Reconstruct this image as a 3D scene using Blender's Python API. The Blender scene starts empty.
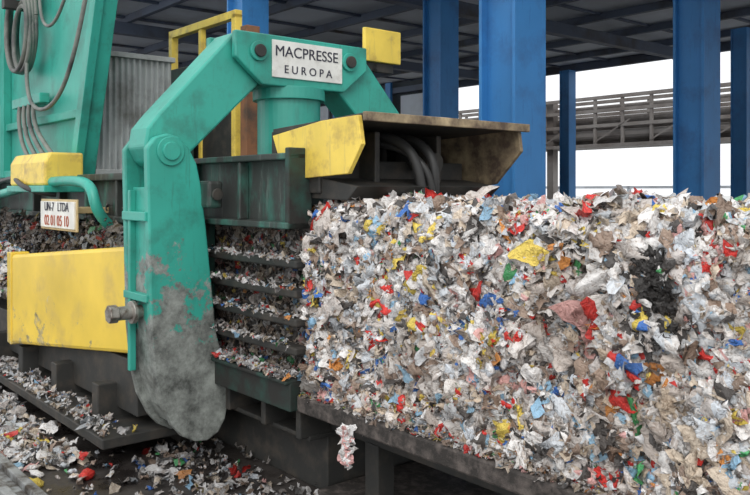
import bpy, math, random
import numpy as np
from mathutils import Matrix, Vector
random.seed(3)
scene = bpy.context.scene
try:
    scene.view_settings.view_transform = 'Standard'
except Exception:
    pass
M = Matrix.Translation((-0.39, 4.76, 0)) @ Matrix.Rotation(math.radians(-50.2), 4, 'Z')

# ------------------------------------------------------------ materials
def new_mat(name):
    m = bpy.data.materials.new(name); m.use_nodes = True
    nt = m.node_tree
    return m, nt, nt.nodes, nt.links, nt.nodes['Principled BSDF']

def ramp(nodes, p0, c0, p1, c1):
    r = nodes.new('ShaderNodeValToRGB')
    r.color_ramp.elements[0].position = p0; r.color_ramp.elements[0].color = (*c0, 1)
    r.color_ramp.elements[1].position = p1; r.color_ramp.elements[1].color = (*c1, 1)
    return r

def grime(name, col, dirt=(0.05, 0.04, 0.03), amount=0.45, scale=3.0, rough=0.5, metal=0.0,
          zlo=None, zhi=None, worn=(0.3, 0.3, 0.28), bump=0.3, streak=1.0, scr=None):
    """painted metal: large grime patches + fine scratches; optional worn zone by height"""
    m, nt, N, L, B = new_mat(name)
    tc = N.new('ShaderNodeTexCoord')
    mp = N.new('ShaderNodeMapping'); mp.inputs['Scale'].default_value = (1, 1, streak)
    L.new(tc.outputs['Object'], mp.inputs['Vector'])
    n1 = N.new('ShaderNodeTexNoise'); n1.inputs['Scale'].default_value = scale
    n1.inputs['Detail'].default_value = 9; n1.inputs['Roughness'].default_value = 0.65
    L.new(mp.outputs[0], n1.inputs['Vector'])
    r1 = ramp(N, 0.62 - amount * 0.4, (0, 0, 0), 0.78 - amount * 0.3, (1, 1, 1))
    L.new(n1.outputs['Fac'], r1.inputs['Fac'])
    var = N.new('ShaderNodeTexNoise'); var.inputs['Scale'].default_value = scale * 0.6
    var.inputs['Detail'].default_value = 4
    L.new(tc.outputs['Object'], var.inputs['Vector'])
    r0 = ramp(N, 0.3, tuple(c * 0.82 for c in col), 0.7, tuple(min(1, c * 1.15) for c in col))
    L.new(var.outputs['Fac'], r0.inputs['Fac'])
    mix = N.new('ShaderNodeMixRGB'); L.new(r1.outputs[0], mix.inputs['Fac'])
    L.new(r0.outputs[0], mix.inputs['Color1']); mix.inputs['Color2'].default_value = (*dirt, 1)
    out = mix.outputs[0]
    if scr is not None:   # vertical scrapes / runs
        m2 = N.new('ShaderNodeMapping'); m2.inputs['Scale'].default_value = (14, 14, 1.6)
        L.new(tc.outputs['Object'], m2.inputs['Vector'])
        ns = N.new('ShaderNodeTexNoise'); ns.inputs['Scale'].default_value = 1.6; ns.inputs['Detail'].default_value = 8
        ns.inputs['Roughness'].default_value = .7
        L.new(m2.outputs[0], ns.inputs['Vector'])
        rs = ramp(N, .56, (0, 0, 0), .74, (.75, .75, .75)); L.new(ns.outputs['Fac'], rs.inputs['Fac'])
        ms = N.new('ShaderNodeMixRGB'); L.new(rs.outputs[0], ms.inputs['Fac']); L.new(out, ms.inputs['Color1'])
        ms.inputs['Color2'].default_value = (*scr, 1); out = ms.outputs[0]
    if zlo is not None:
        sx = N.new('ShaderNodeSeparateXYZ'); L.new(tc.outputs['Object'], sx.inputs[0])
        mr = N.new('ShaderNodeMapRange'); mr.inputs['From Min'].default_value = zhi
        mr.inputs['From Max'].default_value = zlo
        L.new(sx.outputs['Z'], mr.inputs['Value'])
        n2 = N.new('ShaderNodeTexNoise'); n2.inputs['Scale'].default_value = 4.2
        n2.inputs['Detail'].default_value = 12; n2.inputs['Roughness'].default_value = 0.75
        L.new(tc.outputs['Object'], n2.inputs['Vector'])
        sc2 = N.new('ShaderNodeMath'); sc2.operation = 'MULTIPLY_ADD'; sc2.inputs[1].default_value = 2.4; sc2.inputs[2].default_value = -.7
        L.new(n2.outputs['Fac'], sc2.inputs[0])
        ad = N.new('ShaderNodeMath'); ad.operation = 'ADD'
        L.new(mr.outputs[0], ad.inputs[0]); L.new(sc2.outputs[0], ad.inputs[1])
        r2 = ramp(N, 0.93, (0, 0, 0), 1.12, (1, 1, 1)); L.new(ad.outputs[0], r2.inputs['Fac'])
        n3 = N.new('ShaderNodeTexNoise'); n3.inputs['Scale'].default_value = 8; n3.inputs['Detail'].default_value = 12
        n3.inputs['Roughness'].default_value = .75
        L.new(mp.outputs[0], n3.inputs['Vector'])
        r3 = ramp(N, 0.36, tuple(c * 0.35 for c in worn), 0.64, tuple(c * 1.7 for c in worn))
        L.new(n3.outputs['Fac'], r3.inputs['Fac'])
        mx = N.new('ShaderNodeMixRGB'); L.new(r2.outputs[0], mx.inputs['Fac'])
        L.new(out, mx.inputs['Color1']); L.new(r3.outputs[0], mx.inputs['Color2'])
        out = mx.outputs[0]
    L.new(out, B.inputs['Base Color'])
    B.inputs['Roughness'].default_value = rough; B.inputs['Metallic'].default_value = metal
    bp = N.new('ShaderNodeBump'); bp.inputs['Strength'].default_value = bump; bp.inputs['Distance'].default_value = 0.01
    L.new(n1.outputs['Fac'], bp.inputs['Height']); L.new(bp.outputs[0], B.inputs['Normal'])
    return m

TEAL = (0.038, 0.355, 0.28)
GREEN = grime('paint_green', TEAL, dirt=(.035, .21, .165), amount=0.28, rough=0.4, scr=(.04, .17, .14))
GREEN_WORN = grime('paint_green_worn', TEAL, dirt=(.035, .21, .165), amount=0.28, rough=0.42, zlo=0.3, zhi=1.66, worn=(0.20, 0.215, 0.20), scr=(.04, .17, .14))
GREEN_DIRTY = grime('paint_green_dirty', (0.045, 0.20, 0.155), dirt=(0.035, 0.038, 0.035), amount=0.8, scale=4, rough=0.5, streak=0.4, scr=(.2, .24, .22))
GREEN_DARK = grime('paint_green_grimy', (0.02, 0.07, 0.055), dirt=(0.02, 0.02, 0.018), amount=0.75, scale=4, rough=0.6)
YELLOW = grime('paint_yellow', (0.82, 0.58, 0.07), dirt=(0.62, 0.44, 0.10), amount=0.3, scale=2.5, rough=0.42, zlo=-.3, zhi=.85, worn=(0.42, 0.34, 0.16))
YELLOW2 = grime('paint_yellow_clean', (0.83, 0.61, 0.10), dirt=(0.45, 0.3, 0.08), amount=0.28, scale=5, rough=0.45, scr=(.5, .38, .14))
RUST = grime('rusty_plate', (0.42, 0.33, 0.20), dirt=(0.10, 0.07, 0.05), amount=0.65, scale=5, rough=0.7)
DARK = grime('dark_steel', (0.030, 0.030, 0.028), dirt=(0.065, 0.055, 0.045), amount=0.35, scale=6, rough=0.6)
TABLE = grime('dirty_table_steel', (0.035, 0.03, 0.027), dirt=(0.12, 0.10, 0.09), amount=0.45, scale=16, rough=0.75, bump=1.0)
BLUE = grime('paint_blue', (0.035, 0.19, 0.46), dirt=(0.03, 0.11, 0.28), amount=0.25, scale=1.5, rough=0.5, scr=(.02, .11, .3))
GREY = grime('grey_siding', (0.33, 0.35, 0.35), dirt=(0.14, 0.14, 0.13), amount=0.35, scale=2, rough=0.5)
DWALL = grime('dark_wall', (0.045, 0.055, 0.065), dirt=(0.02, 0.02, 0.02), amount=0.5, scale=1, rough=0.9)
CEIL = grime('ceiling_sheet', (0.52, 0.56, 0.62), dirt=(0.38, 0.4, 0.43), amount=0.4, scale=.6, rough=0.8)
CBEAM = grime('ceiling_beam', (0.08, 0.10, 0.145), amount=0.3, scale=1, rough=0.7)
STEEL = grime('bare_steel', (0.35, 0.33, 0.30), dirt=(0.1, 0.07, 0.05), amount=0.4, scale=15, rough=0.4, metal=0.5)
WHITE = grime('plate_white', (0.76, 0.76, 0.72), dirt=(0.5, 0.48, 0.43), amount=0.2, scale=8, rough=0.4)
BLACK = grime('rubber', (0.03, 0.03, 0.03), amount=0.2, rough=0.5)
HOSE = grime('hose_grey', (0.17, 0.18, 0.16), dirt=(0.06, 0.06, 0.06), amount=0.4, rough=0.5)
PIPES = grime('rack_steel', (0.23, 0.215, 0.205), dirt=(0.13, 0.11, 0.10), amount=0.5, scale=1, rough=0.7)
LETTER = grime('letter_black', (0.03, 0.03, 0.05), amount=0.0, rough=0.6)
ORANGE = grime('letter_red_brown', (0.42, 0.10, 0.05), amount=0.0, rough=0.6)
TANB = grime('sign_frame', (0.55, 0.42, 0.22), amount=0.1, rough=0.6)

# ------------------------------------------------------------ mesh helpers
def empty(name, mat=M):
    e = bpy.data.objects.new(name, None); scene.collection.objects.link(e)
    e.empty_display_size = 0.2; e.matrix_world = mat
    return e

def part(name, verts, faces, mat, parent=None, bevel=0.0, smooth=False):
    me = bpy.data.meshes.new(name)
    me.from_pydata([tuple(v) for v in verts], [], faces); me.validate()
    import bmesh
    bm = bmesh.new(); bm.from_mesh(me); bmesh.ops.recalc_face_normals(bm, faces=bm.faces); bm.to_mesh(me); bm.free()
    me.materials.append(mat)
    if smooth:
        for p in me.polygons: p.use_smooth = True
    o = bpy.data.objects.new(name, me); scene.collection.objects.link(o)
    if parent is not None: o.parent = parent
    else: o.matrix_world = M
    if bevel > 0:
        b = o.modifiers.new('bevel', 'BEVEL'); b.width = bevel; b.segments = 2; b.limit_method = 'ANGLE'
    return o

def boxes(name, lst, mat, parent=None, bevel=0.008):
    V, F = [], []
    for a0, a1, b0, b1, z0, z1 in lst:
        k = len(V)
        V += [(a0, b0, z0), (a1, b0, z0), (a1, b1, z0), (a0, b1, z0), (a0, b0, z1), (a1, b0, z1), (a1, b1, z1), (a0, b1, z1)]
        F += [[k + i for i in f] for f in ((0, 3, 2, 1), (4, 5, 6, 7), (0, 1, 5, 4), (1, 2, 6, 5), (2, 3, 7, 6), (3, 0, 4, 7))]
    return part(name, V, F, mat, parent, bevel)

def prism(name, prof, lo, hi, axis, mat, parent=None, bevel=0.01):
    """axis 'a': prof=(b,z) ; axis 'b': prof=(a,z) ; axis 'z': prof=(a,b)"""
    n = len(prof); V = []
    for h in (lo, hi):
        for p, q in prof:
            V.append({'a': (h, p, q), 'b': (p, h, q), 'z': (p, q, h)}[axis])
    F = [list(range(n)), list(range(2 * n - 1, n - 1, -1))]
    F += [[i, (i + 1) % n, n + (i + 1) % n, n + i] for i in range(n)]
    return part(name, V, F, mat, parent, bevel)

def cyl(name, p0, p1, r, mat, parent=None, seg=28, r2=None, bevel=0.005):
    p0, p1 = Vector(p0), Vector(p1); d = (p1 - p0).normalized()
    x = d.orthogonal().normalized(); y = d.cross(x); r2 = r if r2 is None else r2
    V = []
    for c, rr in ((p0, r), (p1, r2)):
        for i in range(seg):
            t = 2 * math.pi * i / seg; V.append(c + x * math.cos(t) * rr + y * math.sin(t) * rr)
    F = [list(range(seg)), list(range(2 * seg - 1, seg - 1, -1))]
    F += [[i, (i + 1) % seg, seg + (i + 1) % seg, seg + i] for i in range(seg)]
    o = part(name, V, F, mat, parent, bevel)
    return o

def hose(name, pts, r, mat, parent=None, bez=True):
    cu = bpy.data.curves.new(name, 'CURVE'); cu.dimensions = '3D'; cu.bevel_depth = r; cu.bevel_resolution = 3
    s = cu.splines.new('NURBS' if bez else 'POLY'); s.points.add(len(pts) - 1)
    for i, p in enumerate(pts): s.points[i].co = (*p, 1)
    if bez: s.use_endpoint_u = True; s.order_u = 4
    cu.resolution_u = 6
    cu.materials.append(mat)
    o = bpy.data.objects.new(name, cu); scene.collection.objects.link(o)
    if parent is not None: o.parent = parent
    else: o.matrix_world = M
    return o

def text(name, body, size, loc, face, mat, parent):
    cu = bpy.data.curves.new(name, 'FONT'); cu.body = body; cu.size = size; cu.extrude = 0.002
    cu.align_x = 'CENTER'; cu.align_y = 'CENTER'; cu.materials.append(mat)
    o = bpy.data.objects.new(name, cu); scene.collection.objects.link(o); o.parent = parent
    if face == 'a': o.matrix_local = Matrix.Translation(loc) @ Matrix(((0, 0, 1, 0), (1, 0, 0, 0), (0, 1, 0, 0), (0, 0, 0, 1)))
    else: o.matrix_local = Matrix.Translation(loc) @ Matrix.Rotation(math.radians(90), 4, 'X')
    return o

# ------------------------------------------------------------ trash flakes
PAL = [((.90, .885, .88), 36), ((.70, .745, .80), 12), ((.64, .59, .56), 16), ((.38, .28, .22), 8.5), ((.10, .09, .085), 4.5),
       ((.74, .63, .51), 10), ((.78, .05, .04), 3.6), ((.84, .48, .46), 2.8), ((.06, .19, .58), 1.9), ((.34, .58, .80), 2.8),
       ((.10, .45, .17), 1.1), ((.88, .68, .14), 2.2), ((.85, .36, .10), 1.5)]
PC = np.array([p[0] for p in PAL]); PW = np.array([p[1] for p in PAL], float); PW /= PW.sum()
PG = PW.copy(); PG[:2] *= .35; PG[2:6] *= 2.2; PG /= PG.sum()      # dirtier mix
PF = PW.copy(); PF[6:] *= .4; PF /= PF.sum()                       # greyer floor mix

def flake_mat():
    m, nt, N, L, B = new_mat('trash_film')
    at = N.new('ShaderNodeAttribute'); at.attribute_name = 'Col'
    tc = N.new('ShaderNodeTexCoord')
    n = N.new('ShaderNodeTexNoise'); n.inputs['Scale'].default_value = 38; n.inputs['Detail'].default_value = 7
    n.inputs['Distortion'].default_value = 1.5
    L.new(tc.outputs['Object'], n.inputs['Vector'])
    r = ramp(N, 0.32, (0.52, 0.45, 0.40), 0.5, (1, 1, 1)); L.new(n.outputs['Fac'], r.inputs['Fac'])
    mx = N.new('ShaderNodeMixRGB'); mx.blend_type = 'MULTIPLY'; mx.inputs['Fac'].default_value = 0.85
    L.new(at.outputs['Color'], mx.inputs['Color1']); L.new(r.outputs[0], mx.inputs['Color2'])
    L.new(mx.outputs[0], B.inputs['Base Color']); B.inputs['Roughness'].default_value = 0.33
    bp = N.new('ShaderNodeBump'); bp.inputs['Strength'].default_value = 0.9; bp.inputs['Distance'].default_value = 0.015
    L.new(n.outputs['Fac'], bp.inputs['Height']); L.new(bp.outputs[0], B.inputs['Normal'])
    return m
FLAKE = flake_mat()

def mesh_from(name, P, Fi, C4, smooth, parent):
    me = bpy.data.meshes.new(name)
    me.vertices.add(len(P)); me.vertices.foreach_set('co', P.astype(np.float32).ravel())
    me.loops.add(Fi.size); me.loops.foreach_set('vertex_index', Fi.astype(np.int32).ravel())
    k = Fi.shape[1]
    me.polygons.add(len(Fi)); me.polygons.foreach_set('loop_start', (np.arange(len(Fi)) * k).astype(np.int32))
    try: me.polygons.foreach_set('loop_total', np.full(len(Fi), k, np.int32))
    except Exception: pass
    me.update(calc_edges=True)
    me.polygons.foreach_set('use_smooth', np.full(len(Fi), bool(smooth)))
    ca = me.color_attributes.new('Col', 'FLOAT_COLOR', 'CORNER'); ca.data.foreach_set('color', C4.astype(np.float32).ravel())
    me.materials.append(FLAKE)
    o = bpy.data.objects.new(name, me); scene.collection.objects.link(o)
    if parent is not None: o.parent = parent
    else: o.matrix_world = M
    return o

def flakes(name, pos, nrm, smin, smax, seed, parent=None, tilt=0.55, tint=None, crumple=0.22, weights=None, G=4, smooth=False, asp_min=.45, prt=.35):
    rg = np.random.default_rng(seed); n = len(pos)
    size = smin * (smax / smin) ** (rg.random(n) ** 1.3)
    asp = rg.uniform(asp_min, 1.0, n)
    nr = nrm + rg.normal(0, tilt, (n, 3)); nr /= np.linalg.norm(nr, axis=1)[:, None]
    rv = rg.normal(0, 1, (n, 3)); x = np.cross(nr, rv); x /= np.linalg.norm(x, axis=1)[:, None] + 1e-9
    y = np.cross(nr, x)
    g = np.linspace(-.5, .5, G); U, V = np.meshgrid(g, g); U = U.ravel(); V = V.ravel()
    ang = np.arctan2(V, U)[None]; ph = rg.uniform(0, 6.28, (n, 3))
    rad = 1 + .22 * np.sin(2 * ang + ph[:, :1]) + .18 * np.sin(3 * ang + ph[:, 1:2]) + .14 * np.sin(5 * ang + ph[:, 2:3])
    jit = .28 / G
    uu = (U[None] * rad + rg.normal(0, jit, (n, G * G))) * size[:, None]
    vv = (V[None] * rad + rg.normal(0, jit, (n, G * G))) * (size * asp)[:, None]
    ww = rg.normal(0, crumple * 2.4 / G, (n, G * G)) * size[:, None]
    fd = rg.uniform(0, 3.14, (n, 1)); fq = rg.uniform(5, 13, (n, 1))
    ww += .10 * size[:, None] * np.sin((U[None] * np.cos(fd) + V[None] * np.sin(fd)) * fq + ph[:, :1])
    ww -= (rg.uniform(0, .7, (n, 1)) * (U ** 2)[None] + rg.uniform(0, .7, (n, 1)) * (V ** 2)[None]) * size[:, None]
    P = pos[:, None, :] + uu[..., None] * x[:, None] + vv[..., None] * y[:, None] + ww[..., None] * nr[:, None]
    P = P.reshape(-1, 3)
    q = []
    for j in range(G - 1):
        for i in range(G - 1):
            k = j * G + i; q.append((k, k + 1, k + G + 1, k + G))
    q = np.array(q); nf = len(q)
    Fi = (q[None] + (np.arange(n) * G * G)[:, None, None]).reshape(-1, 4)
    w = PW if weights is None else weights
    c1 = PC[rg.choice(len(PC), n, p=w)] * rg.uniform(.75, 1.08, (n, 1))
    c2 = PC[rg.choice(len(PC), n, p=w)]
    pr = (rg.random(n) < prt)
    cu = (U.reshape(G, G)[:-1, :-1].ravel() + .5 / (G - 1))[None]
    lo = rg.uniform(-.5, .2, (n, 1)); pick = (cu > lo) & (cu < lo + .35) & pr[:, None] & (rg.random((n, nf)) < .85)
    C = np.where(pick[..., None], c2[:, None], c1[:, None])
    if tint is not None: C = C * tint[:, None, :]
    C = np.clip(C, 0, 1)
    C4 = np.concatenate([C, np.ones(C.shape[:2] + (1,))], 2).reshape(-1, 4)
    C4 = np.repeat(C4, 4, axis=0)
    return mesh_from(name, P, Fi, C4, smooth, parent)

def crushed_items(name, pos, nrm, smin, smax, seed, parent, tint=1.0, weights=None):
    """crushed bottles, tubs and knotted bags: dented closed tubes with a narrowing neck"""
    rg = np.random.default_rng(seed); n = len(pos); R_, S_ = 9, 10
    size = rg.uniform(smin, smax, n)
    nr = nrm + rg.normal(0, .3, (n, 3)); nr /= np.linalg.norm(nr, axis=1)[:, None]
    x = np.cross(nr, rg.normal(0, 1, (n, 3))); x /= np.linalg.norm(x, axis=1)[:, None]; y = np.cross(nr, x)
    t = np.linspace(0, 1, R_); base = np.array([.05, .75, .95, 1, .92, 1, .8, .4, .12])
    th = np.arange(S_) / S_ * 2 * np.pi
    ell = base[None, :, None] * (1 + rg.normal(0, .17, (n, R_, S_)))
    flat = rg.uniform(.35, .75, n)
    uu = ((t - .5)[None, :, None] + 0 * ell + rg.normal(0, .03, ell.shape)) * size[:, None, None] * rg.uniform(.9, 1.6, n)[:, None, None]
    vv = ell * np.cos(th) * (size * .36)[:, None, None]
    ww = ell * np.sin(th) * (size * .36 * flat)[:, None, None]
    P = (pos[:, None, None] + uu[..., None] * x[:, None, None] + vv[..., None] * y[:, None, None] + ww[..., None] * nr[:, None, None]).reshape(-1, 3)
    q = np.array([(r * S_ + s, r * S_ + (s + 1) % S_, (r + 1) * S_ + (s + 1) % S_, (r + 1) * S_ + s) for r in range(R_ - 1) for s in range(S_)])
    Fi = (q[None] + (np.arange(n) * R_ * S_)[:, None, None]).reshape(-1, 4)
    w = PW if weights is None else weights
    c1 = PC[rg.choice(len(PC), n, p=w)] * tint; c2 = PC[rg.choice(len(PC), n, p=w)] * tint
    ring = np.repeat(np.arange(R_ - 1), S_)
    lab = (ring >= 2) & (ring <= 4)
    C = np.where((lab[None] & (rg.random(n) < .4)[:, None])[..., None], c2[:, None], c1[:, None])
    C4 = np.repeat(np.concatenate([C, np.ones(C.shape[:2] + (1,))], 2).reshape(-1, 4), 4, axis=0)
    return mesh_from(name, P, Fi, C4, True, parent)

# ------------------------------------------------------------ camera
cd = bpy.data.cameras.new('camera'); cam = bpy.data.objects.new('camera', cd); scene.collection.objects.link(cam)
cam.location = (0, 0, 1.7); cam.rotation_euler = (math.radians(90), 0, 0)
cd.sensor_width = 36; cd.lens = 38.4; cd.shift_y = -0.0767; cd.clip_end = 500
scene.camera = cam

# ------------------------------------------------------------ world + sun
w = bpy.data.worlds.new('overcast'); scene.world = w; w.use_nodes = True
bg = w.node_tree.nodes['Background']; bg.inputs[0].default_value = (0.96, 0.98, 1, 1); bg.inputs[1].default_value = 1.22
sd = bpy.data.lights.new('sun', 'SUN'); sun = bpy.data.objects.new('sun', sd); scene.collection.objects.link(sun)
sd.energy = 1.5; sd.angle = math.radians(40); sd.color = (1, 0.965, 0.92)
sun.rotation_euler = (math.radians(50), 0, math.radians(-5))

# ------------------------------------------------------------ ground
def ground_mat():
    m, nt, N, L, B = new_mat('wet_dirty_concrete')
    tc = N.new('ShaderNodeTexCoord')
    n = N.new('ShaderNodeTexNoise'); n.inputs['Scale'].default_value = 1.7; n.inputs['Detail'].default_value = 12
    n.inputs['Roughness'].default_value = 0.7
    L.new(tc.outputs['Object'], n.inputs['Vector'])
    r = ramp(N, .35, (.012, .010, .010), .7, (.055, .047, .042)); L.new(n.outputs['Fac'], r.inputs['Fac'])
    L.new(r.outputs[0], B.inputs['Base Color'])
    r2 = ramp(N, .4, (.15, .15, .15), .6, (.75, .75, .75)); L.new(n.outputs['Fac'], r2.inputs['Fac'])
    L.new(r2.outputs[0], B.inputs['Roughness'])
    bp = N.new('ShaderNodeBump'); bp.inputs['Strength'].default_value = 0.6; bp.inputs['Distance'].default_value = 0.03
    L.new(n.outputs['Fac'], bp.inputs['Height']); L.new(bp.outputs[0], B.inputs['Normal'])
    return m
GZ = -0.15
boxes('floor', [(-30, 14, -6, 16, GZ - .1, GZ)], ground_mat(), None, 0)
boxes('yard_ground', [(-160, 160, 16, 260, GZ - .12, GZ - .01)], grime('pale_concrete', (.6, .6, .59), dirt=(.45, .45, .44), amount=.4, scale=.3, rough=.9), None, 0)

# ------------------------------------------------------------ building
CZ = 5.05
boxes('ceiling', [(-30, 14, 2.6, 15, CZ, CZ + .12)], CEIL, None, 0)
rb = empty('roof_beams')
boxes('purlins', [(-30, 14, b, b + .1, CZ - .14, CZ - .002) for b in np.arange(3.4, 15, 1.7)], CBEAM, rb, 0)
boxes('girders', [(a - .1, a + .1, 2.6, 15, CZ - .36, CZ - .141) for a in (-26, -21, -16.3, -11, -5.7, -1, 3.7, 8.4)], CBEAM, rb, 0)
boxes('ribs', [(a - .03, a + .03, 2.6, 15, CZ - .05, CZ - .003) for a in np.arange(-29, 12, 1.5)], CBEAM, rb, 0)
boxes('eave_beam', [(-30, 14, 14.9, 15.05, CZ - .2, CZ + .1)], CBEAM, rb, 0)

def column(a, b, s=.44, top=CZ - .36):
    e = empty('steel_column')
    h = s / 2
    boxes('flanges', [(a + h - .035, a + h, b - h, b + h, GZ, top), (a - h, a - h + .035, b - h, b + h, GZ, top)], BLUE, e, .003)
    boxes('web', [(a - h + .035, a + h - .035, b - .13, b + .13, GZ, top)], BLUE, e, 0)
    boxes('base_plate', [(a - h - .1, a + h + .1, b - h - .1, b + h + .1, GZ, GZ + .04)], DARK, e, .003)
for a, b, s in ((-1.03, 3.04, .44), (-1.1, 6.55, .40), (-5.1, 6.1, .40), (-5.75, 3.0, .42)):
    column(a, b, s)
column(-9.08, 14.7, .30, CZ - .2); column(-3.14, 12, .30)
wb = empty('wall_back')
boxes('sheeting', [(-29, -5.9, 6.9, 7.0, GZ, 3.65)], DWALL, wb, 0)
boxes('wall_rails', [(-29, -5.9, 6.8, 6.899, z, z + .1) for z in (1.9, 2.7, 3.45)], CBEAM, wb, 0)
boxes('wall_posts', [(a, a + .14, 6.75, 6.799, GZ, 3.65) for a in np.arange(-28, -6, 1.6)], BLUE, wb, 0)
boxes('wall_panels', [(a + .3, a + 1.3, 6.86, 6.899, 2.82, 3.4) for a in np.arange(-28, -7, 1.6)], CEIL, wb, 0)

# pipe rack outside
pr = empty('pipe_rack')
L_ = []
for z in (3.0, 3.6, 4.05, 4.45): L_ += [(-60, 10, 18, 18.12, z, z + .1), (-60, 10, 19.1, 19.22, z, z + .1)]
for a in np.arange(-60, 10, .95): L_ += [(a, a + .08, 18.02, 18.1, 3.0, 4.5), (a + .2, a + .28, 19.12, 19.2, 3.0, 4.5)]
for a in np.arange(-58, 10, 6.5): L_ += [(a, a + .25, 18.2, 18.45, GZ, 4.5)]
L_ += [(-60, 10, 18.12, 19.1, 3.0, 3.05)]
boxes('trestle', L_, PIPES, pr, 0)
for i, (b, z, r) in enumerate(((18.3, 3.38, .15), (18.7, 3.3, .16), (18.5, 3.85, .12), (18.9, 3.8, .14), (18.4, 4.22, .08))):
    cyl('pipe_%d' % i, (-60, b, z), (10, b, z), r, PIPES, pr, 12, bevel=0)
V, F = [], []
for a in np.arange(-60, 10, 1.9):
    k = len(V); V += [(a, 18, 3.15), (a + .06, 18, 3.15), (a + 1.3, 18, 3.8), (a + 1.24, 18, 3.8), (a, 18.05, 3.15), (a + .06, 18.05, 3.15), (a + 1.3, 18.05, 3.8), (a + 1.24, 18.05, 3.8)]
    F += [[k, k + 1, k + 2, k + 3], [k + 4, k + 5, k + 6, k + 7], [k, k + 1, k + 5, k + 4], [k + 2, k + 3, k + 7, k + 6]]
part('braces', V, F, PIPES, pr)
boxes('low_rail', [(-60, 10, 22, 22.1, 1.75, 1.84), (-60, 10, 22, 22.1, 1.2, 1.3)] + [(a, a + .12, 22, 22.1, GZ, 1.84) for a in np.arange(-60, 10, 3)], CEIL, pr, 0)

# ------------------------------------------------------------ baling press
P = empty('baling_press')
arm = [(-.615, 1.97), (-.6, 1.255), (-.59, .81), (-.56, .5), (-.52, .33), (-.44, .17), (-.37, .09), (-.28, .04), (-.19, .03), (-.11, .07), (-.06, .15),
       (-.035, .27), (-.05, .45), (-.13, .76), (-.165, 1.1), (-.2, 1.43), (-.24, 1.73), (-.27, 1.87), (-.33, 1.98), (-.4, 2.045), (-.48, 2.065), (-.56, 2.04)]
link = [(.05, 2.795), (-.50, 2.20), (-.58, 2.1), (-.60, 1.98), (-.55, 1.88), (-.45, 1.83), (-.36, 1.87), (.24, 2.44), (.32, 2.6), (.2, 2.795)]
mir = lambda pr_: [(1.2 - p, q) for p, q in pr_]
for tag, f in (('near', lambda x: x), ('far', mir)):
    prism('clamp_arm_front_plate_' + tag, f(arm), -.97, -.90, 'a', GREEN_WORN, P, .012)
    prism('clamp_arm_back_plate_' + tag, f(arm), -1.32, -1.26, 'a', GREEN_WORN, P, .012)
    inner = [(-.59 + .03, 1.72), (-.565, 1.255), (-.555, .81), (-.52, .5), (-.46, .28), (-.38, .15), (-.22, .08), (-.12, .14), (-.08, .27), (-.1, .5), (-.17, .8), (-.2, 1.1), (-.25, 1.6), (-.28, 1.72)]
    prism('clamp_arm_core_' + tag, f(inner), -1.261, -.969, 'a', GREEN_WORN, P, .008)
    prism('link_' + tag, f(link), -1.255, -.975, 'a', GREEN, P, .015)
    s = 1 if tag == 'near' else -1; c = -.46 if tag == 'near' else 1.66
    cyl('pivot_pin_' + tag, (-1.36, c, 1.95), (-.87, c, 1.95), .06, GREEN, P)
    cyl('pivot_cap_' + tag, (-.899, c, 1.95), (-.885, c, 1.95), .095, GREEN, P)
    t = .2 if tag == 'near' else 1.0
    cyl('header_pin_' + tag, (-1.30, t, 2.67), (-.86, t, 2.67), .045, DARK, P)
    cyl('header_pin_cap_' + tag, (-.905, t, 2.67), (-.88, t, 2.67), .07, GREEN, P)
boxes('arm_rib', [(-1.24, -1.2, -.605, -.56, .5, 1.7), (-1.3, -.93, -.62, -.57, 1.50, 1.56), (-1.3, -.93, -.61, -.56, .98, 1.03)], GREEN, P, .006)
cyl('side_pin', (-1.13, -.55, .9), (-1.13, -.76, .9), .045, STEEL, P)
cyl('side_pin_collar', (-1.13, -.72, .9), (-1.13, -.78, .9), .06, STEEL, P, seg=6)
cyl('side_pin_washer', (-1.13, -.60, .9), (-1.13, -.63, .9), .075, STEEL, P)
# header
hd = [(.02, 2.80), (.02, 2.62), (.24, 2.44), (.96, 2.44), (1.18, 2.62), (1.18, 2.80)]
prism('header_front_plate', hd, -.96, -.905, 'a', GREEN, P, .01)
prism('header_back_plate', hd, -1.33, -1.27, 'a', GREEN, P, .01)
boxes('header_top', [(-1.30, -.93, .1, 1.1, 2.74, 2.79), (-1.28, -.95, .3, .9, 2.44, 2.5)], GREEN, P)
boxes('nameplate', [(-.904, -.893, .31, .93, 2.50, 2.765)], WHITE, P, .003)
text('nameplate_title', 'MACPRESSE', .108, (-.891, .61, 2.685), 'a', LETTER, P)
text('nameplate_subtitle', 'E U R O P A', .082, (-.891, .62, 2.56), 'a', LETTER, P)
# hydraulic cylinder
cyl('cylinder_body', (-1.12, .6, 1.88), (-1.12, .6, 2.40), .235, GREEN, P, 40)
cyl('cylinder_collar', (-1.12, .6, 2.36), (-1.12, .6, 2.45), .27, GREEN, P, 40)
cyl('cylinder_foot', (-1.12, .6, 1.86), (-1.12, .6, 1.95), .30, GREEN_DIRTY, P, 40)
hose('cylinder_hose', [(-.9, .75, 2.2), (-.8, .9, 2.2), (-.8, .95, 2.1), (-.7, 1.0, 2.15), (-.2, 1.1, 2.2)], .018, BLACK, P)
# yellow plate on far side
boxes('yellow_flag_plate', [(-1.30, -1.26, 1.45, 1.85, 2.78, 3.06)], YELLOW2, P)
boxes('flag_bracket', [(-1.33, -1.30, 1.1, 1.8, 2.70, 2.80), (-1.33, -1.30, 1.55, 1.62, 2.7, 3.0)], DARK, P)
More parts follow.
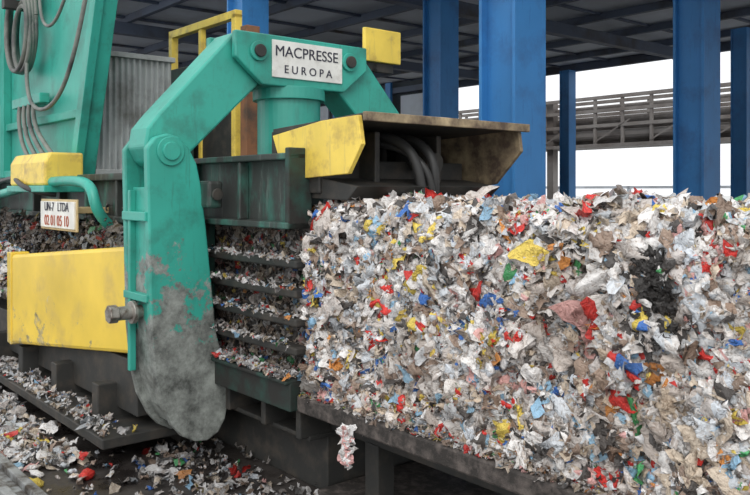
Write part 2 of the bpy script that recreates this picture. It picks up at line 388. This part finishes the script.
# press lid above the bale
boxes('lid_side', [(-1.5, -.06, -.06, .0, 1.50, 1.90), (-1.5, 0, -.14, .0, 1.88, 1.92), (-1.5, 0, -.16, 0, 1.47, 1.51)]
      + [(a, a + .03, -.13, -.06, 1.51, 1.88) for a in (-1.3, -.62)], GREEN_DIRTY, P)
boxes('lid_end_flange', [(-.04, 0, -.15, .02, 1.47, 1.95)], GREEN_DARK, P)
boxes('lid_body', [(-1.5, .1, .0, 1.2, 1.68, 1.88)], DARK, P)
boxes('lid_lug', [(-1.0, -.8, -.24, -.13, 1.58, 1.76)], GREEN_DIRTY, P, .02)
cyl('lid_lug_pin', (-.79, -.185, 1.67), (-.77, -.185, 1.67), .04, DARK, P)
# hood
side = [(-.36, 2.04), (.16, 2.10), (.50, 2.11), (.53, 1.95), (.41, 1.79), (-.22, 1.76)]
prism('hood_side_near', side, -.03, 0.0, 'b', YELLOW2, P, .004)
side2 = [(-.36, 2.07), (.52, 2.09), (.54, 1.95), (.32, 1.74), (-.1, 1.68), (-.36, 1.68)]
prism('hood_side_far', side2, 1.28, 1.31, 'b', RUST, P, .004)
prism('hood_roof', [(-.40, 2.05), (.54, 2.09), (.54, 2.125), (-.40, 2.085)], -.0, 1.33, 'b', DARK, P, .004)
prism('hood_lip', [(.54, 2.075), (.57, 2.075), (.57, 2.125), (.54, 2.125)], -.03, 1.34, 'b', RUST, P, .004)
boxes('hood_back', [(-.42, -.36, 0, 1.3, 1.7, 2.07)], DARK, P)
prism('hood_ramp', [(-.3, 1.66), (.34, 1.64), (.44, 1.72), (-.1, 1.80)], .02, 1.2, 'b', DARK, P, .006)
boxes('hood_stiffener', [(-.3, .25, .3, .34, 1.7, 2.05), (-.3, .2, .86, .9, 1.7, 2.05)], DARK, P)
hose('hood_hose_1', [(-.2, .5, 2.04), (.1, .42, 2.05), (.3, .45, 2.0), (.42, .5, 1.9), (.40, .55, 1.62)], .032, BLACK, P)
hose('hood_hose_2', [(-.2, .62, 2.04), (.15, .60, 2.04), (.38, .6, 1.98), (.45, .62, 1.85), (.40, .64, 1.62)], .03, BLACK, P)
hose('hood_hose_3', [(-.2, .42, 2.0), (.1, .4, 2.0), (.35, .5, 1.95), (.46, .58, 1.8), (.42, .6, 1.62)], .022, BLACK, P)
cyl('hood_ram', (.0, .75, 1.92), (.3, .75, 1.86), .07, DARK, P)
# channel cage bars beside bale
bars = [(-1.25, .0, -.10, .0, z, z + .05) for z in (1.235, 1.06, .89, .72)]
boxes('cage_bars', bars, DARK, P, .012)
boxes('cage_posts', [(-1.25, -1.15, -.08, 0, .5, 1.5)], GREEN_DIRTY, P)
boxes('base_beam', [(-1.5, .0, -.14, 1.3, .40, .57), (-1.5, 0, -.17, 1.3, .56, .585)], GREEN_DARK, P)
boxes('base_lower', [(-1.5, -.02, .15, 1.25, GZ, .2), (-1.5, .0, .0, 1.3, .2, .23)] + [(a, a + .05, -.06, 1.2, .22, .41) for a in (-1.4, -.9, -.45, -.06)], DARK, P)  # dark colour stands in for the shadow beneath the base beam
# long channel to the left
boxes('channel_top_box', [(-9.5, -1.5, -.08, 1.2, 1.47, 1.80), (-9.5, -1.5, -.16, 1.2, 1.78, 1.84), (-9.5, -1.5, -.16, -.05, 1.43, 1.48)] +
      [(a, a + .04, -.15, -.07, 1.47, 1.8) for a in (-2.1, -2.6, -3.3, -4, -4.8)], GREEN_DIRTY, P)
boxes('channel_core', [(-9.5, -1.5, .06, 1.14, .5, 1.5)], DARK, P)
boxes('channel_low_box', [(-9.5, -1.5, -.1, 1.2, GZ, .55), (-9.5, -1.5, -.25, 1.2, .5, .56), (-9.0, -1.42, -.46, -.1, .12, .50),
                          (-9.5, -1.3, -.75, -.1, -.02, .05)] + [(a, a + .12, -.6, -.1, .02, .3) for a in (-4.6, -3.7, -2.8, -1.9)], DARK, P)
# yellow guard box (slightly tilted)
gv = []
for a, b, z0, z1 in ((-1.38, -.47, .56, 1.315), (-3.70, -.66, .32, 1.12)):
    gv += [(a, b, z0), (a, b, z1), (a, b + .2, z1), (a, b + .2, z0)]
part('side_guard', gv, [[0, 1, 2, 3], [7, 6, 5, 4], [0, 4, 5, 1], [1, 5, 6, 2], [2, 6, 7, 3], [3, 7, 4, 0]], YELLOW, P, .03)
gl = [(-3.705, -.665, .31), (-3.705, -.665, 1.14), (-4.05, -.60, 1.12), (-4.05, -.60, .28), (-3.705, -.5, .31), (-3.705, -.5, 1.14), (-4.05, -.45, 1.12), (-4.05, -.45, .28)]
part('side_guard_return', gl, [[0, 1, 2, 3], [7, 6, 5, 4], [0, 4, 5, 1], [1, 5, 6, 2], [2, 6, 7, 3], [3, 7, 4, 0]], YELLOW, P, .01)
# hopper
hp = [(-6.05, 1.84), (-3.70, 1.84), (-3.12, 3.46), (-2.75, 4.5), (-6.5, 4.5)]
prism('hopper_front', hp, -.04, .10, 'b', GREEN, P, .01)
prism('hopper_edge_rib', [(-3.80, 1.84), (-3.66, 1.84), (-2.71, 4.5), (-2.85, 4.5)], -.12, -.04, 'b', GREEN, P, .006)
boxes('hopper_ribs', [(-6.1, -5.95, -.13, -.04, 1.84, 4.5), (-6.0, -3.6, -.10, -.04, 2.38, 2.46), (-6.0, -3.72, -.12, -.04, 1.84, 1.92)], GREEN, P)
boxes('hopper_back', [(-6.0, -3.82, 1.1, 1.2, 1.84, 3.0)], GREEN_DARK, P, .01)
# corrugated siding (zig-zag)
prof = []
n = 13
for i in range(n * 4 + 1):
    b = .1 + i * (.80 / (n * 4)); ph = i % 4
    prof.append((-3.74 + (.035 if ph in (1, 2) else 0), b))
prof += [(-3.80, .90), (-3.80, .1)]
prism('corrugated_siding', prof, 1.86, 3.02, 'z', GREY, P, 0)
boxes('siding_rail', [(-3.8, -3.68, .1, .92, 3.0, 3.05), (-3.8, -3.68, .1, .92, 1.84, 1.9)], GREY, P, .004)
boxes('grey_post', [(-6.75, -6.25, -.35, -.1, GZ, 4.6)], grime('pale_teal', (.30, .42, .42), amount=.3, rough=.6), P)
# yellow motor box, sign, hoses
prism('yellow_cover', [(-.45, 1.74), (-.45, 1.95), (-.4, 2.04), (-.1, 2.04), (-.1, 1.74)], -4.5, -3.45, 'a', YELLOW2, P, .02)
boxes('cover_base', [(-4.55, -3.4, -.47, -.08, 1.68, 1.74)], GREEN, P)
boxes('sign_plate', [(-3.62, -2.76, -.43, -.41, 1.37, 1.60)], WHITE, P, .004)
boxes('sign_border', [(-3.65, -2.73, -.415, -.40, 1.35, 1.62), (-3.3, -3.2, -.4, -.08, 1.5, 1.55), (-3.0, -2.9, -.4, -.08, 1.5, 1.55)], TANB, P, .004)
text('sign_text_1', '02 01 05 10', .13, (-3.19, -.433, 1.43), 'b', ORANGE, P)
text('sign_text_2', 'UN-7   LTDA', .11, (-3.19, -.433, 1.55), 'b', LETTER, P)
hose('green_pipe', [(-6.3, -.3, 1.6), (-5, -.36, 1.66), (-4.2, -.38, 1.74), (-3.4, -.38, 1.78), (-2.70, -.36, 1.78), (-2.5, -.36, 1.70), (-2.5, -.34, 1.5), (-2.55, -.2, 1.40)], .045, GREEN, P)
hose('black_pipe', [(-6.3, -.25, 1.72), (-4.8, -.32, 1.85), (-4.2, -.5, 1.8), (-3.7, -.5, 1.68), (-3.6, -.3, 1.66)], .025, BLACK, P)
for i in range(4):
    a = -5.05 + i * .16
    hose('riser_hose_%d' % i, [(a - .1, -.16, 2.62), (a, -.22, 2.55), (a + .05, -.22, 2.3), (a + .3 + .1 * i, -.25, 2.1), (a + .55 + .1 * i, -.2, 1.9)], .022, HOSE, P)
boxes('hose_manifold', [(-5.35, -4.4, -.2, -.1, 2.58, 2.68)], GREEN, P)
for i in range(7):
    cx, cz, rr = -5.1 + .03 * i, 3.5 - .035 * i, .48 - .03 * i
    pts = [(cx + rr * math.cos(t) * .95, -.16 - .03 * (i % 4), cz + rr * math.sin(t) * 1.15) for t in np.linspace(.6 * i, .6 * i + 2 * math.pi, 18)]
    hose('hose_coil_%d' % i, pts, .026, HOSE, P)
boxes('coil_hook', [(-5.15, -5.05, -.36, -.04, 3.62, 3.72)], DARK, P)
hose('loop_hose_1', [(-4.8, -.2, 3.2), (-4.7, -.25, 2.75), (-4.3, -.3, 2.45), (-3.6, -.3, 2.45), (-3.2, -.25, 2.9), (-2.9, -.2, 3.8), (-2.85, -.15, 4.4)], .02, HOSE, P)
hose('loop_hose_2', [(-4.4, -.2, 4.2), (-4.3, -.25, 3.5), (-3.9, -.3, 3.15), (-3.4, -.3, 3.3), (-3.2, -.25, 3.8), (-3.1, -.2, 4.4)], .016, HOSE, P)

# yellow gate frame
g = empty('safety_gate_frame')
boxes('frame_tubes', [(-4.60, -4.52, 1.28, 1.36, 1.81, 3.46), (-3.18, -3.10, 1.28, 1.36, 1.81, 3.46), (-4.6, -3.1, 1.28, 1.36, 3.42, 3.50),
                      (-3.9, -3.84, 1.29, 1.35, 1.81, 3.42)], YELLOW2, g, .004)
boxes('frame_base', [(-4.7, -3.0, 1.2, 1.45, GZ, 1.81)], DARK, g, .004)
boxes('frame_mesh_panel', [(-4.52, -3.18, 1.31, 1.33, 1.81, 2.5)], DARK, g, 0)
boxes('rust_post', [(-2.95, -2.83, 1.25, 1.40, GZ, 3.3)], grime('rust_brown', (.25, .11, .05), amount=.4), g, .004)

# ------------------------------------------------------------ discharge table
T = empty('discharge_table')
boxes('deck', [(.01, 3.7, -.08, 1.3, .43, .485), (.01, 3.7, -.10, -.05, .40, .50)], TABLE, T, .012)
boxes('under_beam', [(.01, 3.7, .15, .25, .25, .43), (.01, 3.7, 1.1, 1.2, .25, .43)], DARK, T, .006)
boxes('legs', [(a, a + .12, b, b + .12, GZ, .26) for a in (.35, 1.4, 2.5, 3.4) for b in (.14, 1.08)], DARK, T, .006)
boxes('skid', [(.01, 3.7, .05, 1.2, GZ, -.09)], TABLE, T, .006)

# ------------------------------------------------------------ trash bale
A0, A1, ZB, ZT, W, R = -1.2, 3.5, .49, 1.60, 1.2, .12
Bp = empty('trash_bale')
seg = [ZT - R - ZB, math.pi / 2 * R, W - 2 * R, math.pi / 2 * R, ZT - R - ZB]
cum = np.cumsum([0] + seg)
def section(s):
    s = np.asarray(s); b = np.zeros_like(s); z = np.zeros_like(s); nb = np.zeros_like(s); nz = np.zeros_like(s)
    k = s < cum[1]; b[k] = 0; z[k] = ZB + s[k]; nb[k] = -1
    k = (s >= cum[1]) & (s < cum[2]); t = (s[k] - cum[1]) / R; b[k] = R - R * np.cos(t); z[k] = ZT - R + R * np.sin(t); nb[k] = -np.cos(t); nz[k] = np.sin(t)
    k = (s >= cum[2]) & (s < cum[3]); b[k] = R + s[k] - cum[2]; z[k] = ZT; nz[k] = 1
    k = (s >= cum[3]) & (s < cum[4]); t = (s[k] - cum[3]) / R; b[k] = W - R + R * np.sin(t); z[k] = ZT - R + R * np.cos(t); nb[k] = np.sin(t); nz[k] = np.cos(t)
    k = s >= cum[4]; b[k] = W; z[k] = ZT - R - (s[k] - cum[4]); nb[k] = 1
    return b, z, nb, nz
def bulge(a, s):
    v = .016 * np.sin(a * 5.1 + s * 3) + .014 * np.sin(a * 11.3 - s * 7.7 + 1) + .012 * np.sin(a * 23 + s * 17) + .01 * np.sin(s * 31 - a * 9)
    groove = np.exp(-((((a + .1) % .42) - .21) / .02) ** 2) * -.022
    return np.where(a < 0.02, -.005 + .0 * a, v + groove + .01)
na, ns = 190, 110
aa = np.linspace(A0, A1, na); ss = np.linspace(0, cum[-1] - 1e-6, ns)
AA, SS = np.meshgrid(aa, ss, indexing='ij')
b, z, nb, nz = section(SS.ravel()); d = bulge(AA.ravel(), SS.ravel()) - .02
d = d + np.random.default_rng(1).normal(0, .004, d.shape)
CV = np.stack([AA.ravel(), b + nb * d, z + nz * d], 1)
CF = [[i * ns + j, (i + 1) * ns + j, (i + 1) * ns + j + 1, i * ns + j + 1] for i in range(na - 1) for j in range(ns - 1)]
CF += [[(na - 1) * ns + j for j in range(ns)], [j for j in range(ns)][::-1]]
CF += [[i * ns, i * ns + ns - 1, (i + 1) * ns + ns - 1, (i + 1) * ns] for i in range(na - 1)]
def core_mat():
    m, nt, N, L, B = new_mat('compressed_waste')
    tc = N.new('ShaderNodeTexCoord'); v = N.new('ShaderNodeTexVoronoi'); v.inputs['Scale'].default_value = 28
    L.new(tc.outputs['Object'], v.inputs['Vector'])
    r = N.new('ShaderNodeValToRGB'); cr = r.color_ramp; cr.interpolation = 'CONSTANT'
    cr.elements[0].color = (.13, .1, .085, 1); cr.elements[1].position = .35; cr.elements[1].color = (.30, .26, .22, 1)
    e = cr.elements.new(.6); e.color = (.42, .40, .38, 1); e = cr.elements.new(.85); e.color = (.06, .05, .05, 1)
    sp = N.new('ShaderNodeSeparateColor'); L.new(v.outputs['Color'], sp.inputs[0]); L.new(sp.outputs[0], r.inputs['Fac'])
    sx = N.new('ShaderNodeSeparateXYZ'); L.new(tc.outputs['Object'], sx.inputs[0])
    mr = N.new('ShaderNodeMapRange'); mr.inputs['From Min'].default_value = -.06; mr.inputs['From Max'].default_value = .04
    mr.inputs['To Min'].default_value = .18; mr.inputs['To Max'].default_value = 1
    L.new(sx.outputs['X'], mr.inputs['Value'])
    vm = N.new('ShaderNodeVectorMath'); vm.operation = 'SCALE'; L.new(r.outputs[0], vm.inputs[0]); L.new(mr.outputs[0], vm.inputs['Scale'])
    L.new(vm.outputs[0], B.inputs['Base Color']); B.inputs['Roughness'].default_value = .7
    return m
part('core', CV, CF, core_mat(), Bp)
def bale_flakes(name, n, smin, smax, seed, alo, ahi, frac_front, dmin, dmax, **kw):
    rg = np.random.default_rng(seed)
    a = rg.uniform(alo, ahi, n)
    fr = rg.random(n) < frac_front
    s = np.where(fr, rg.uniform(0, cum[2] + .05, n), rg.uniform(cum[2], cum[-1] - .001, n))
    b, z, nb, nz = section(s); d = bulge(a, s) + rg.uniform(dmin, dmax, n)
    pos = np.stack([a, b + nb * d, z + nz * d], 1); nrm = np.stack([0 * a, nb, nz], 1)
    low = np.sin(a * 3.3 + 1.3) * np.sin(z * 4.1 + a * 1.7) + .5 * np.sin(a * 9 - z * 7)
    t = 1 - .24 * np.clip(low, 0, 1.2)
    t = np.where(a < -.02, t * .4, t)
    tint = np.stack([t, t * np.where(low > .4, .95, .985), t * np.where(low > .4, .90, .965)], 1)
    return flakes(name, pos, nrm, smin, smax, seed + 1, Bp, tint=tint, **kw)
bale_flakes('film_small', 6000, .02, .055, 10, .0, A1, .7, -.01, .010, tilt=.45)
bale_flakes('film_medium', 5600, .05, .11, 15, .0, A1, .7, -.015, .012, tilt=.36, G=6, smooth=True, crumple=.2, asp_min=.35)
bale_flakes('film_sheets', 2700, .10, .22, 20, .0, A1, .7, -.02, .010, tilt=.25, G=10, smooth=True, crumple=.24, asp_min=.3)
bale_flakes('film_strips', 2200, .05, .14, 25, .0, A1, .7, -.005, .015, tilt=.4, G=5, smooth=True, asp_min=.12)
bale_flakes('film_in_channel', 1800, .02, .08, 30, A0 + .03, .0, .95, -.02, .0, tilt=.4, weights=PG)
rg = np.random.default_rng(91); n = 850
a = rg.uniform(.03, A1 - .03, n); s = np.where(rg.random(n) < .65, rg.uniform(0.03, cum[2], n), rg.uniform(cum[2], cum[4], n))
b, z, nb, nz = section(s); d = bulge(a, s) + rg.uniform(-.012, .008, n)
wi = PW.copy(); wi[[3, 4, 5]] *= .6; wi /= wi.sum()
crushed_items('crushed_containers', np.stack([a, b + nb * d, z + nz * d], 1), np.stack([0 * a, nb, nz], 1), .05, .11, 92, Bp, weights=wi)
n = 90   # loose pieces standing proud along the top
a = rg.uniform(.1, A1 - .1, n)
crushed_items('top_containers', np.stack([a, rg.uniform(.1, 1.1, n), ZT + rg.uniform(.0, .025, n)], 1), np.tile([0, -.3, 1.], (n, 1)), .07, .13, 93, Bp, weights=wi)
n = 300
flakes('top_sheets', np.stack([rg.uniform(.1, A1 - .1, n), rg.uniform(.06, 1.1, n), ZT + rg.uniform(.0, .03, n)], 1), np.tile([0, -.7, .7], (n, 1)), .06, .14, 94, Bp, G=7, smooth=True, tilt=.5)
rg = np.random.default_rng(77); n = 1800
pos = np.stack([A1 + rg.uniform(-.01, .02, n), rg.uniform(.03, W - .03, n), rg.uniform(ZB, ZT - .03, n)], 1)
flakes('film_end', pos, np.tile([1., 0, 0], (n, 1)), .04, .11, 78, Bp, G=5, smooth=True)
n = 520
a = rg.uniform(0, A1, n); s = rg.uniform(0, cum[2], n); b, z, nb, nz = section(s); d = bulge(a, s) + .016
wd = np.zeros(len(PW)); wd[[3, 4]] = .5, .5
flakes('dark_scraps', np.stack([a, b + nb * d, z + nz * d], 1), np.stack([0 * a, nb, nz], 1), .03, .09, 80, Bp, weights=wd, smooth=True)
n = 75
a = rg.normal(2.29, .035, n); z = rg.uniform(1.13, 1.46, n)
wd = np.zeros(len(PW)); wd[4] = 1
flakes('black_bag', np.stack([a, -.062 + 0 * a, z], 1), np.tile([0, -1., 0], (n, 1)), .04, .09, 81, Bp, weights=wd, smooth=True, G=6, tilt=.3, tint=np.full((n, 3), .4))

# ------------------------------------------------------------ loose litter
Lt = empty('scattered_litter')
rg = np.random.default_rng(5)
up = lambda n: np.tile([0, 0, 1.], (n, 1))
n = 1700
cl = rg.integers(0, 26, n); cx = rg.uniform(-4.6, -1.5, 26); cy = rg.uniform(-1.12, -.85, 26)
a = cx[cl] + rg.normal(0, .16, n); b = cy[cl] + rg.normal(0, .07, n)
pos = np.stack([a, b, GZ + .01 + np.abs(rg.normal(0, .03, n))], 1)
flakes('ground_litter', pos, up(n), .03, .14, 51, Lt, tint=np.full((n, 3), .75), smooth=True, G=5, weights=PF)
n = 120
crushed_items('ground_containers', np.stack([rg.uniform(-4.6, -1.2, n), rg.uniform(-1.7, -.8, n), np.full(n, GZ + .025)], 1), up(n), .06, .12, 59, Lt, .75, weights=PF)
n = 420
a = rg.uniform(-6, 3, n); b = rg.uniform(-2.6, 0, n)
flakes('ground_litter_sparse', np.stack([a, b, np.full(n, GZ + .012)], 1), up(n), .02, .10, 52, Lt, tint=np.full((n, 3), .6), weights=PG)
n = 600
a = rg.uniform(-1.5, 1.2, n); b = rg.normal(-.3, .22, n)
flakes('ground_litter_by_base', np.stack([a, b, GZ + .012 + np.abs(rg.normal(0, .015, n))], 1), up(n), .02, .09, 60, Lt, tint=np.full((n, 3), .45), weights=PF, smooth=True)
n = 1300   # on the table edge
flakes('table_litter', np.stack([rg.uniform(0, 3.6, n), rg.uniform(-.09, .0, n), .50 + np.abs(rg.normal(0, .012, n))], 1), up(n), .012, .06, 53, Lt, tint=np.full((n, 3), .6), weights=PG)
n = 900
flakes('cage_litter', np.stack([rg.uniform(-1.2, 0, n), rg.uniform(-.17, -.02, n), rg.choice([.60, .78, .95, 1.12, 1.295], n, p=[.5, .12, .13, .12, .13]) + np.abs(rg.normal(0, .008, n))], 1), up(n), .012, .06, 54, Lt, tint=np.full((n, 3), .6))
n = 2300   # strip of waste in the slot above the guard
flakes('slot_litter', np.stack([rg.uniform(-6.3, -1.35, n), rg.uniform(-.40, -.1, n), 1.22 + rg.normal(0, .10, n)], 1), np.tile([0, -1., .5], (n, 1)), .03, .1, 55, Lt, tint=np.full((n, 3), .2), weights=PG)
n = 450
flakes('ledge_litter', np.stack([rg.uniform(-5.5, -1.3, n), rg.uniform(-.74, -.5, n), .07 + np.abs(rg.normal(0, .012, n))], 1), up(n), .015, .09, 56, Lt, tint=np.full((n, 3), .6), weights=PF)
n = 1000   # heap at far left
flakes('side_heap', np.stack([rg.uniform(-6.2, -4.1, n), -.5 + rg.normal(0, .1, n), rg.uniform(.7, 1.15, n)], 1), np.tile([0, -1., .6], (n, 1)), .04, .14, 57, Lt, tint=np.full((n, 3), .8), smooth=True, G=5)
pts = np.array([[.52, -.13, .42 - i * .014] for i in range(14)])
wh = np.zeros(len(PW)); wh[0] = .85; wh[7] = .15
flakes('hanging_scrap', pts, np.tile([.2, -1., 0], (14, 1)), .06, .10, 58, Lt, weights=wh, tilt=.2, smooth=True, G=6)
boxes('floor_kerb', [(-6, -.9, -1.28, -1.22, GZ, GZ + .07), (-6, -.9, -1.42, -1.36, GZ, GZ + .07), (-6, -.9, -1.36, -1.28, GZ, GZ + .03)], grime('kerb', (.26, .27, .27), amount=.5, scale=8, rough=.8), None, .008)
